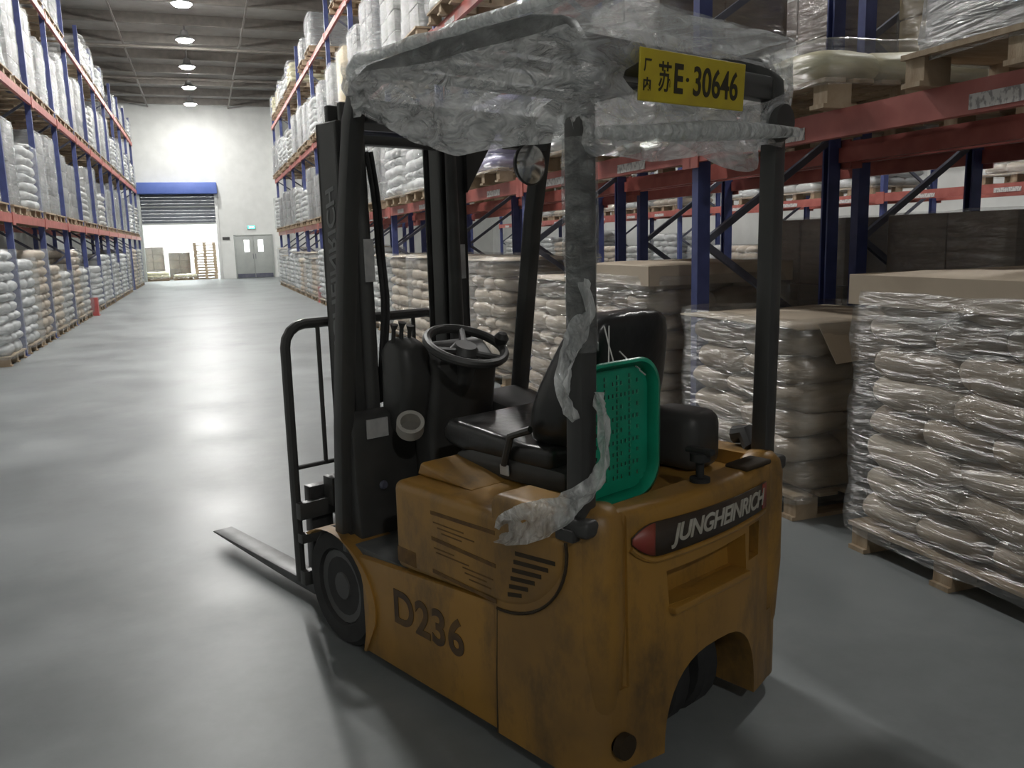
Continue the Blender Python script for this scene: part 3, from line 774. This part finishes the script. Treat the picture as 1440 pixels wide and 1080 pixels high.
MB().prism([(-.29,1.95),(-.46,1.95),(-.29,1.70)], 1.43, 1.45, 'x').build('mast_gusset', M['black'], FK)
for k, yy in enumerate((.19, .17)):
    MB().tube([(1.43-.018*math.sin(PI*k/14)*(1+.5*math.sin(k*.9)), yy-.025*math.sin(PI*k/14), 1.84-.95*k/14) for k in range(15)], .009, 8).build('hydraulic_hose', M['rubber'], FK)
MB().box(1.402, 1.408, .197, .238, 1.36, 1.52).build('sticker', M['white'], FK)
MB().box(1.435, 1.449, -.270, -.235, 1.35, 1.49).build('sticker', M['white'], FK)
# carriage, load backrest, forks
for (z0, z1) in ((.40,.47),(.30,.34),(.12,.18)):
    MB().box(1.70, 1.74, -.42, .42, z0, z1).build('carriage_bar', M['black'], FK, bevel=.005)
for sgn_ in (1, -1):
    MB().box(1.60, 1.72, sgn_*.12-.03, sgn_*.12+.03, .12, .56).build('carriage_post', M['black'], FK, bevel=.005)
    MB().box(1.66, 1.735, sgn_*.24-.05, sgn_*.24+.05, .44, .56).build('carriage_post', M['black'], FK, bevel=.005)
br = empty('load_backrest', (0,0,0)); br.parent = FK
pth = [(1.78, .395, .12), (1.78, .395, 1.10)]+[(1.78, .395-.09*(1-math.cos(a)), 1.10+.09*math.sin(a)) for a in (R(22),R(45),R(67),R(90))]
pth += [(p[0], -p[1], p[2]) for p in reversed(pth)]
MB().tube(pth, .021, 10).build('frame_tube', M['black'], br)
for yy in (.245, .085, -.075, -.235):
    MB().tube([(1.78, yy, .60), (1.78, yy, 1.19)], .0095, 8).build('bar', M['black'], br)
MB().tube([(1.78, .395, .60), (1.78, -.395, .60)], .0095, 8).build('cross_bar', M['black'], br)
for sgn_ in (1, -1):
    f = MB().prism([(1.74,.52),(1.79,.52),(1.80,.10),(1.84,.085),(2.80,.075),(2.80,.068),(2.0,.045),(1.76,.045),(1.74,.08)], sgn_*.30-.05, sgn_*.30+.05, 'y').build('fork', M['fork'], FK, bevel=.006)

# overhead guard
g = empty('overhead_guard', (0,0,0)); g.parent = FK
for sgn_ in (1, -1):
    y = sgn_*.43
    pts = [(.125, y, .70), (.115, y, 1.2), (.11, y, 1.85), (.12, y, 1.95), (.155, y, 2.0), (.25, y, 2.02), (.6, y, 2.03), (.98, y, 2.02), (1.08, y, 1.985), (1.125, y, 1.90), (1.19, y, 1.6), (1.25, y, 1.2), (1.30, y, .85), (1.335, y, .44)]
    MB().bar(pts, .062, .058).build('side_frame', M['black'], g, bevel=.012)
    MB().box(.06, .20, y-.05, y+.05, .742, .79).build('post_foot', M['black'], g, bevel=.015, segs=3)
MB().bar([(.12, -.40, 1.93), (.12, .40, 1.93)], .05, .07, side=(1,0,0)).build('rear_crossbar', M['black'], g, bevel=.008)
MB().bar([(1.11, -.40, 1.93), (1.11, .40, 1.93)], .05, .07, side=(1,0,0)).build('front_crossbar', M['black'], g, bevel=.008)
for k in range(5):
    x = .28+k*.17
    MB().bar([(x, -.41, 2.025), (x, .41, 2.025)], .05, .025, side=(1,0,0)).build('roof_bar', M['black'], g, bevel=.006)
MB().tube([(1.135, -.41, 1.865), (1.135, .41, 1.865)], .008, 8).build('front_rail', M['galv'], g)
# rear lamp on the right post, grab handle
MB().lathe([(.05,-.02),(.06,.0),(.06,.03),(.045,.04)], (0,0,0), 'x', 18).build('work_lamp', M['plastic'], g).location = (.07, -.40, 1.83)
MB().tube([(.16, -.43, .80), (.20, -.46, .84), (.25, -.46, .83)], [.03, .035, .03], 10).build('grab_bracket', M['plastic'], g)

# number plate on the rear crossbar
np_ = MB().box(-.003, .003, -.225, .225, -.062, .062).build('number_plate', M['plate'], g, bevel=.012, segs=3)
np_.location = (.035, .075, 1.895); np_.rotation_euler = (R(-1), R(-4), 0)
def plate_text(body, size, cx_, cz_, wmax, hmax, bold=.0008):
    tm = text_mesh(body, size, bold=bold, depth=.0006)
    xs = [v.co.x for v in tm.vertices]; ys = [v.co.y for v in tm.vertices]
    mx_, my_ = (max(xs)+min(xs))/2, (max(ys)+min(ys))/2
    sx_, sy_ = wmax/(max(xs)-min(xs)), hmax/(max(ys)-min(ys))
    for v in tm.vertices:
        x, y, z = v.co; v.co = Vector((-.0042-z, -((x-mx_)*sx_)-cx_, (y-my_)*sy_+cz_))
    link('plate_text', tm, M['ink'], np_)
plate_text('\u5382', .03, -.197, .022, .028, .030)
plate_text('\u5185', .03, -.197, -.022, .028, .032)
plate_text('\u82cf', .08, -.128, 0, .05, .072)
plate_text('E', .08, -.072, 0, .036, .072, .002)
plate_text('\u00b7', .08, -.036, 0, .012, .010)
plate_text('30646', .08, .09, 0, .20, .074, .0012)

# seat
MB().prism([(.36,.742),(.92,.742),(.88,.80),(.80,.82),(.36,.82)], -.25, .25, 'y').build('seat_base', M['plastic'], FK, bevel=.02)
seat = empty('driver_seat', (0,0,0)); seat.parent = FK
MB().prism([(.42,.80),(.86,.80),(.95,.815),(.965,.86),(.93,.905),(.80,.895),(.55,.875),(.42,.88)], -.245, .245, 'y').build('seat_cushion', M['vinyl'], seat, bevel=.035, segs=4)
bk = []
for (x, z, hw_, th) in ((.47,.84,.20,.09),(.45,.93,.235,.11),(.42,1.03,.235,.10),(.385,1.12,.215,.085),(.355,1.20,.19,.075),(.335,1.255,.165,.065),(.33,1.285,.12,.05)):
    ring = []
    for k in range(20):
        a = 2*PI*k/20; c_, s_ = math.cos(a), math.sin(a)
        px = math.copysign(abs(c_)**.7, c_)*th; py = math.copysign(abs(s_)**.5, s_)*hw_
        wing = .05*(abs(py)/hw_)**2 if c_ > 0 else 0
        ring.append((x+px*.9+wing, py, z))
    bk.append(ring)
b = MB(); vs = [v for r_ in bk for v in r_]; fs = []
for i in range(len(bk)-1):
    for k in range(20): fs.append((i*20+k, i*20+(k+1)%20, (i+1)*20+(k+1)%20, (i+1)*20+k))
fs.append(tuple(range(20))); fs.append(tuple((len(bk)-1)*20+k for k in range(20)))
o = b.add(vs, fs).build('seat_back', M['vinyl'], seat, smooth=70); md = o.modifiers.new('s', 'SUBSURF'); md.levels = 1; md.render_levels = 1
MB().box(.20, .42, -.33, -.16, .755, .95).build('side_console', M['plastic'], FK, bevel=.05, segs=4)
MB().box(.60, .64, .255, .262, .765, .80).build('belt_buckle', M['white'], seat, bevel=.003)
MB().tube([(.62, .26, .80), (.58, .265, .90), (.50, .255, .93)], .012, 8).build('belt_stalk', M['plastic'], seat)

# dashboard, steering column and wheel, levers
MB().prism([(1.14,.44),(1.34,.44),(1.36,.85),(1.30,1.10),(1.22,1.14),(1.12,1.05),(1.16,.80)], -.17, .14, 'y').build('steering_console', M['plastic'], FK, bevel=.03, segs=3)
MB().prism([(1.20,.80),(1.34,.80),(1.33,1.12),(1.27,1.165),(1.17,1.13),(1.15,1.0)], .12, .25, 'y').build('lever_console', M['plastic'], FK, bevel=.035, segs=3)
MB().prism([(1.24,.43),(1.345,.43),(1.36,.87),(1.32,.90),(1.27,.88)], .14, .42, 'y').build('front_cowl', M['plastic'], FK, bevel=.015)
MB().prism([(1.05,.43),(1.345,.43),(1.36,.87),(1.30,.90),(1.06,.86)], -.43, -.17, 'y').build('front_cowl', M['plastic'], FK, bevel=.02)
MB().box(1.255, 1.262, .27, .36, .80, .87).build('cowl_label', M['white'], FK)
MB().lathe([(.012,0),(.018,.01),(.012,.02)], (0,0,0), 'x', 12).build('switch', M['galv'], FK).location = (1.235, .31, .62)
sw = empty('steering_wheel', (1.06, .045, 1.125)); sw.parent = FK; sw.rotation_euler = (0, R(-22), 0)
MB().tube([(.145*math.cos(2*PI*k/36), .145*math.sin(2*PI*k/36), 0) for k in range(37)], .017, 10, cap=False).build('rim', M['plastic'], sw)
for a in (90, 210, 330):
    MB().tube([(.03*math.cos(R(a)), .03*math.sin(R(a)), -.02), (.14*math.cos(R(a)), .14*math.sin(R(a)), 0)], .014, 8).build('spoke', M['plastic'], sw)
MB().lathe([(.05,-.05),(.055,-.02),(.04,.005)], (0,0,0), 'z', 18).build('hub', M['plastic'], sw)
MB().lathe([(.012,0),(.024,.012),(.028,.035),(.016,.052)], (-.03,-.139,.0), 'z', 14).build('spinner_knob', M['plastic'], sw)
MB().tube([(1.10, 0, 1.09), (1.22, 0, .85)], .04, 12).build('steering_column', M['plastic'], FK)
for k, (yy, zz) in enumerate(((.235,1.21),(.20,1.215),(.165,1.20))):
    o = MB().tube([(1.25, yy, 1.12), (1.24, yy, zz-.02), (1.235, yy, zz)], [.008,.008,.016], 8).build('hydraulic_lever', M['plastic'], FK)
# mirror
mr_ = empty('mirror', (1.0, -.235, 1.775)); mr_.parent = FK
MB().lathe([(.035,.03),(.07,.01),(.078,-.008),(.072,-.012)], (0,0,0), 'x', 28).build('mirror_shell', M['plastic'], mr_)
MB().lathe([(.071,-.012),(.05,-.022),(.0,-.027)], (0,0,0), 'x', 28).build('mirror_glass', M['chrome'], mr_)
MB().box(.0, .05, -.095, .085, .055, .135).build('mirror_bracket', M['plastic'], mr_)
MB().tube([(.02, 0, .05), (.09, .0, .16)], .012, 8).build('mirror_arm', M['plastic'], mr_)

# ------------------------------------------------------------------ things on the truck
def local(o):      # place a top-level thing in truck space
    o.location = FK.location; o.rotation_euler = (0, 0, HEAD); return o
# roll of tape hung on the cowl
o = local(empty('tape_roll', (0,0,0))); tag(o, 'roll of pale parcel tape resting on the front cowl beside console', 'tape')
q = MB().lathe([(.036,-.025),(.05,-.025),(.05,.025),(.036,.025),(.036,-.025)], (0,0,0), 'z', 28).build('tape', M['tape'], o); q.location = (1.12, .265, .855); q.rotation_euler = (R(-20), R(-40), 0)
# green perforated basket lid
bx_ = local(empty('green_basket', (0,0,0))); tag(bx_, 'green perforated plastic tray tied upright to the rear roof post', 'tray')
W2, H2, RC = .175, .205, .095; cx2, cz2 = .225, .965
def rr(w_, h_, r_, n=8):
    pts = []
    for (sx, sz, a0) in ((1,1,0),(-1,1,90),(-1,-1,180),(1,-1,270)):
        for k in range(n+1):
            a = R(a0+90*k/n); pts.append((sx*(w_-r_)+r_*math.cos(a), sz*(h_-r_)+r_*math.sin(a)))
    return pts
def tray():
    a = rr(W2, H2, RC); b2 = rr(W2-.012, H2-.012, RC-.01); c2 = rr(W2-.03, H2-.03, RC-.025); n = len(a)
    vs = [(.0, cx2+p[0], cz2+p[1]) for p in a]+[(-.004, cx2+p[0], cz2+p[1]) for p in b2]+[(.03, cx2+p[0], cz2+p[1]) for p in c2]
    fs = []
    for i in range(n):
        j = (i+1) % n; fs += [(i, j, n+j, n+i), (n+i, n+j, 2*n+j, 2*n+i)]
    o = MB().add(vs, fs).build('rim', M['green'], bx_); md = o.modifiers.new('t', 'SOLIDIFY'); md.thickness = .004
    o.location.x = .165
    # perforated bottom: lattice of slots
    m = MB(); nx, nz = 17, 21; w_, h_ = W2-.028, H2-.028
    def inside(y, z):
        yy, zz = abs(y), abs(z); r_ = RC-.025
        if yy > w_-r_ and zz > h_-r_: return (yy-w_+r_)**2+(zz-h_+r_)**2 < r_*r_*1.1
        return True
    for i in range(nx):
        for k in range(nz):
            y0, y1 = -w_+2*w_*i/nx, -w_+2*w_*(i+1)/nx; z0, z1 = -h_+2*h_*k/nz, -h_+2*h_*(k+1)/nz
            ym, zm = (y0+y1)/2, (z0+z1)/2
            if not inside(ym, zm): continue
            hole = 1 < i < nx-2 and 1 < k < nz-1 and (k % 4 == 0 or i % 3 == 1)
            if k % 4 == 2 and i % 3 != 1: hole = (i+k) % 2 == 0 and 1 < i < nx-2 and 1 < k < nz-2
            y0, y1, z0, z1 = y0+cx2, y1+cx2, z0+cz2, z1+cz2
            if not hole: m.add([(.03,y0,z0),(.03,y1,z0),(.03,y1,z1),(.03,y0,z1)], [(0,1,2,3)]); continue
            e = .2; dy, dz = (y1-y0)*e, (z1-z0)*e*.7
            m.add([(.03,y0,z0),(.03,y1,z0),(.03,y1,z1),(.03,y0,z1),(.03,y0+dy,z0+dz),(.03,y1-dy,z0+dz),(.03,y1-dy,z1-dz),(.03,y0+dy,z1-dz)],
                  [(0,1,5,4),(1,2,6,5),(2,3,7,6),(3,0,4,7)])
    o = m.build('perforated_panel', M['green'], bx_, doubles=True, smooth=0); md = o.modifiers.new('t', 'SOLIDIFY'); md.thickness = .005
    o.location.x = .165
tray()
for a, b2 in (((.166,.27,1.158),(.275,.145,1.25)), ((.166,.245,1.155),(.275,.165,1.25)), ((.166,.14,1.135),(.275,.10,1.172)), ((.166,.115,1.115),(.275,.10,1.172))):
    MB().tube([a, ((a[0]+b2[0])/2, (a[1]+b2[1])/2, (a[2]+b2[2])/2-.004), b2], .0022, 5).build('string', M['string'], bx_)

# stretch film wrapped around the roof guard
fw = local(empty('roof_film_wrap', (0,0,0))); tag(fw, 'crumpled clear stretch film wrapped around the forklift roof guard', 'plastic film')
def roof_film():
    per = []; x0, x1, hw_, rc = .045, 1.15, .475, .06
    def seg(a, b, n):
        for k in range(n): t = k/n; per.append((a[0]+(b[0]-a[0])*t, a[1]+(b[1]-a[1])*t))
    def corner(cx_, cy_, a0, n=6):
        for k in range(n): a = R(a0+90*k/n); per.append((cx_+rc*math.cos(a), cy_+rc*math.sin(a)))
    seg((x1-rc, hw_), (x0+rc, hw_), 44); corner(x0+rc, hw_-rc, 90)
    seg((x0, hw_-rc), (x0, -hw_+rc), 44); corner(x0+rc, -hw_+rc, 180)
    seg((x0+rc, -hw_), (x1-rc, -hw_), 30); corner(x1-rc, -hw_+rc, 270)
    seg((x1, -hw_+rc), (x1, hw_-rc), 24); corner(x1-rc, hw_-rc, 0)
    n = len(per); rows = 22; vs = []; fs = []
    def hem(x, y):
        z = 1.735
        if y > .3: z = 1.74+.17*max(0, (x-.55)/.5)**1.4      # left side rises towards the front
        if x < .1: z = 1.715+.035*math.sin(y*9)
        if y < -.3: z = 1.76+.10*max(0, (x-.6)/.5)
        if x > 1.05: z = 1.90
        return z+.012*noise.noise(Vector((x*8, y*8, 0)))
    for r_ in range(rows+1):
        t = r_/rows
        for (x, y) in per:
            zt = 2.068; z = zt+(hem(x, y)-zt)*t
            p = Vector((x, y, z)); nrm = Vector(((x-.6)/.55, y/.47, 0)); 
            nrm = Vector((nrm.x**5, nrm.y**5, 0)).normalized()
            d = noise.noise(p*5)*.022*min(1, t*3)+noise.noise(Vector((x*16, y*16, z*30)))*.010
            tuck = -.05*max(0, t-.45)          # pulled in under the rail
            vs.append(p+nrm*(d+tuck))
    def holes(p):          # torn openings: (relative radius, centre, which)
        if p.x < .14 and abs(p.y) < .45: return ((p.y+.03)/.37, (p.z-(1.905-.06*(p.y+.03)))/.062, .37, .062, 'y')
        return None
    inside = [False]*len(vs)
    for i, p in enumerate(vs):
        h = holes(p)
        if not h: continue
        e = math.hypot(h[0], h[1])
        if e < 1:
            inside[i] = True
            if e > .55:     # pull the torn edge onto a smooth outline
                k = 1/e
                if h[4] == 'y': p.y += h[0]*(k-1)*h[2]
                else: p.x += h[0]*(k-1)*h[2]
                p.z += h[1]*(k-1)*h[3]
    ftop = []
    for r_ in range(rows):
        for k in range(n):
            k2 = (k+1) % n
            q = (r_*n+k, r_*n+k2, (r_+1)*n+k2, (r_+1)*n+k)
            if all(inside[i] for i in q): continue
            (ftop if r_ < 5 else fs).append(q)
    m = MB().add(vs, fs)
    MB().add(vs, ftop).build('film_band', M['filmp'], fw, smooth=80)
    # top sheet lying over the bars
    vs = []; fs = []; nx, ny = 30, 26
    for i in range(nx+1):
        for j in range(ny+1):
            u, v = i/nx, j/ny; x = .05+1.095*u; y = -.47+.94*v
            e = min(u, 1-u, v, 1-v); z = 2.066+.01*min(1, e*8)+.012*noise.noise(Vector((x*7, y*7, 2)))+.006*noise.noise(Vector((x*22, y*22, 5)))
            # round the corners like the sleeve
            dx = max(0, .09-min(x-.05, 1.145-x)); dy = max(0, .09-min(y+.47, .47-y)); s = math.hypot(dx, dy)
            if s > .09: 
                k = .09/s; x += (dx-dx*k)*(1 if x < .6 else -1); y += (dy-dy*k)*(1 if y < 0 else -1)
            vs.append((x, y, z))
    for i in range(nx):
        for j in range(ny): fs.append((i*(ny+1)+j, (i+1)*(ny+1)+j, (i+1)*(ny+1)+j+1, i*(ny+1)+j+1))
    m.build('film_sleeve', M['filmg'], fw, smooth=80)
    MB().add(vs, fs).build('film_top', M['filmg'], fw, smooth=80)
    # rolled bundles of film along the left rail and round the front left corner
    pts = [(.10, .478, 2.06)]+[(.10+.1*k, .475+.004*math.sin(k*2.3), 2.062) for k in range(1, 10)]+[(1.08, .46, 2.05), (1.13, .42, 2.03)]
    MB().tube(pts, [.012+.008*abs(math.sin(k*1.9)) for k in range(len(pts))], 8).build('film_roll', M['filmr'], fw, smooth=80)
    pts = [(.04, .44, 1.745), (.03, .25, 1.755), (.03, .0, 1.775), (.03, -.25, 1.79), (.04, -.45, 1.80)]
    MB().tube(pts, [.016, .022, .028, .022, .014], 8).build('film_roll', M['filmr'], fw, smooth=80)
roof_film()
# loose strand twisted round the rear left post
sf = local(empty('post_film_strand', (0,0,0))); tag(sf, 'loose twisted strip of stretch film hanging down the rear left roof post', 'plastic film')
def sleeve():
    vs = []; fs = []; n, rows = 16, 26
    for r_ in range(rows+1):
        z = 1.74-.52*r_/rows
        for k in range(n):
            a = 2*PI*k/n; rad = .044+.005*noise.noise(Vector((math.cos(a)*2, math.sin(a)*2, z*9)))
            if r_ > rows*.55: rad -= .004
            vs.append((.112+rad*math.cos(a), .43+rad*math.sin(a), z))
    for r_ in range(rows):
        for k in range(n): fs.append((r_*n+k, r_*n+(k+1)%n, (r_+1)*n+(k+1)%n, (r_+1)*n+k))
    MB().add(vs, fs).build('film_sleeve', M['filmp'], sf, smooth=80)
sleeve()
def ribbon(path, widths, name):
    """crumpled strip: path of centre points, widths across"""
    P_ = [Vector(p) for p in path]; vs = []; fs = []; n = 9
    # resample
    pts = []; ws = []
    for i in range(len(P_)-1):
        for k in range(6):
            t = k/6; p0 = P_[max(i-1,0)]; p1 = P_[i]; p2 = P_[i+1]; p3 = P_[min(i+2,len(P_)-1)]
            pts.append(.5*((2*p1)+(p2-p0)*t+(2*p0-5*p1+4*p2-p3)*t*t+(3*p1-p0-3*p2+p3)*t**3)); ws.append(widths[i]+(widths[i+1]-widths[i])*t)
    pts.append(P_[-1]); ws.append(widths[-1])
    for i, p in enumerate(pts):
        t = (pts[min(i+1,len(pts)-1)]-pts[max(i-1,0)]).normalized()
        u_ = t.cross(Vector((.45, 1, 0))).normalized(); nn = t.cross(u_)
        for k in range(n):
            s = k/(n-1)*2-1
            d = noise.noise(p*22+Vector((0,0,s*2.2)))*.016+noise.noise(p*60+Vector((s*3,0,0)))*.006
            vs.append(p+u_*s*ws[i]+nn*(d+.018*(1-s*s)))
    for i in range(len(pts)-1):
        for k in range(n-1): fs.append((i*n+k, i*n+k+1, (i+1)*n+k+1, (i+1)*n+k))
    MB().add(vs, fs).build(name, M['filmr'], sf, smooth=80)
ribbon([(.075,.465,1.40),(.045,.485,1.32),(.085,.49,1.265),(.13,.485,1.19),(.135,.485,1.11),(.10,.485,1.05)], [.012,.03,.04,.04,.034,.014], 'film_strip')
ribbon([(.06,.44,1.12),(.03,.455,1.06),(.005,.48,.97),(.03,.49,.90),(.09,.50,.845),(.16,.50,.79)], [.01,.018,.018,.026,.034,.045], 'film_strip')
ribbon([(.09,.505,.83),(.17,.51,.79),(.25,.512,.755),(.33,.512,.72),(.385,.508,.69)], [.03,.05,.055,.045,.02], 'film_strip')
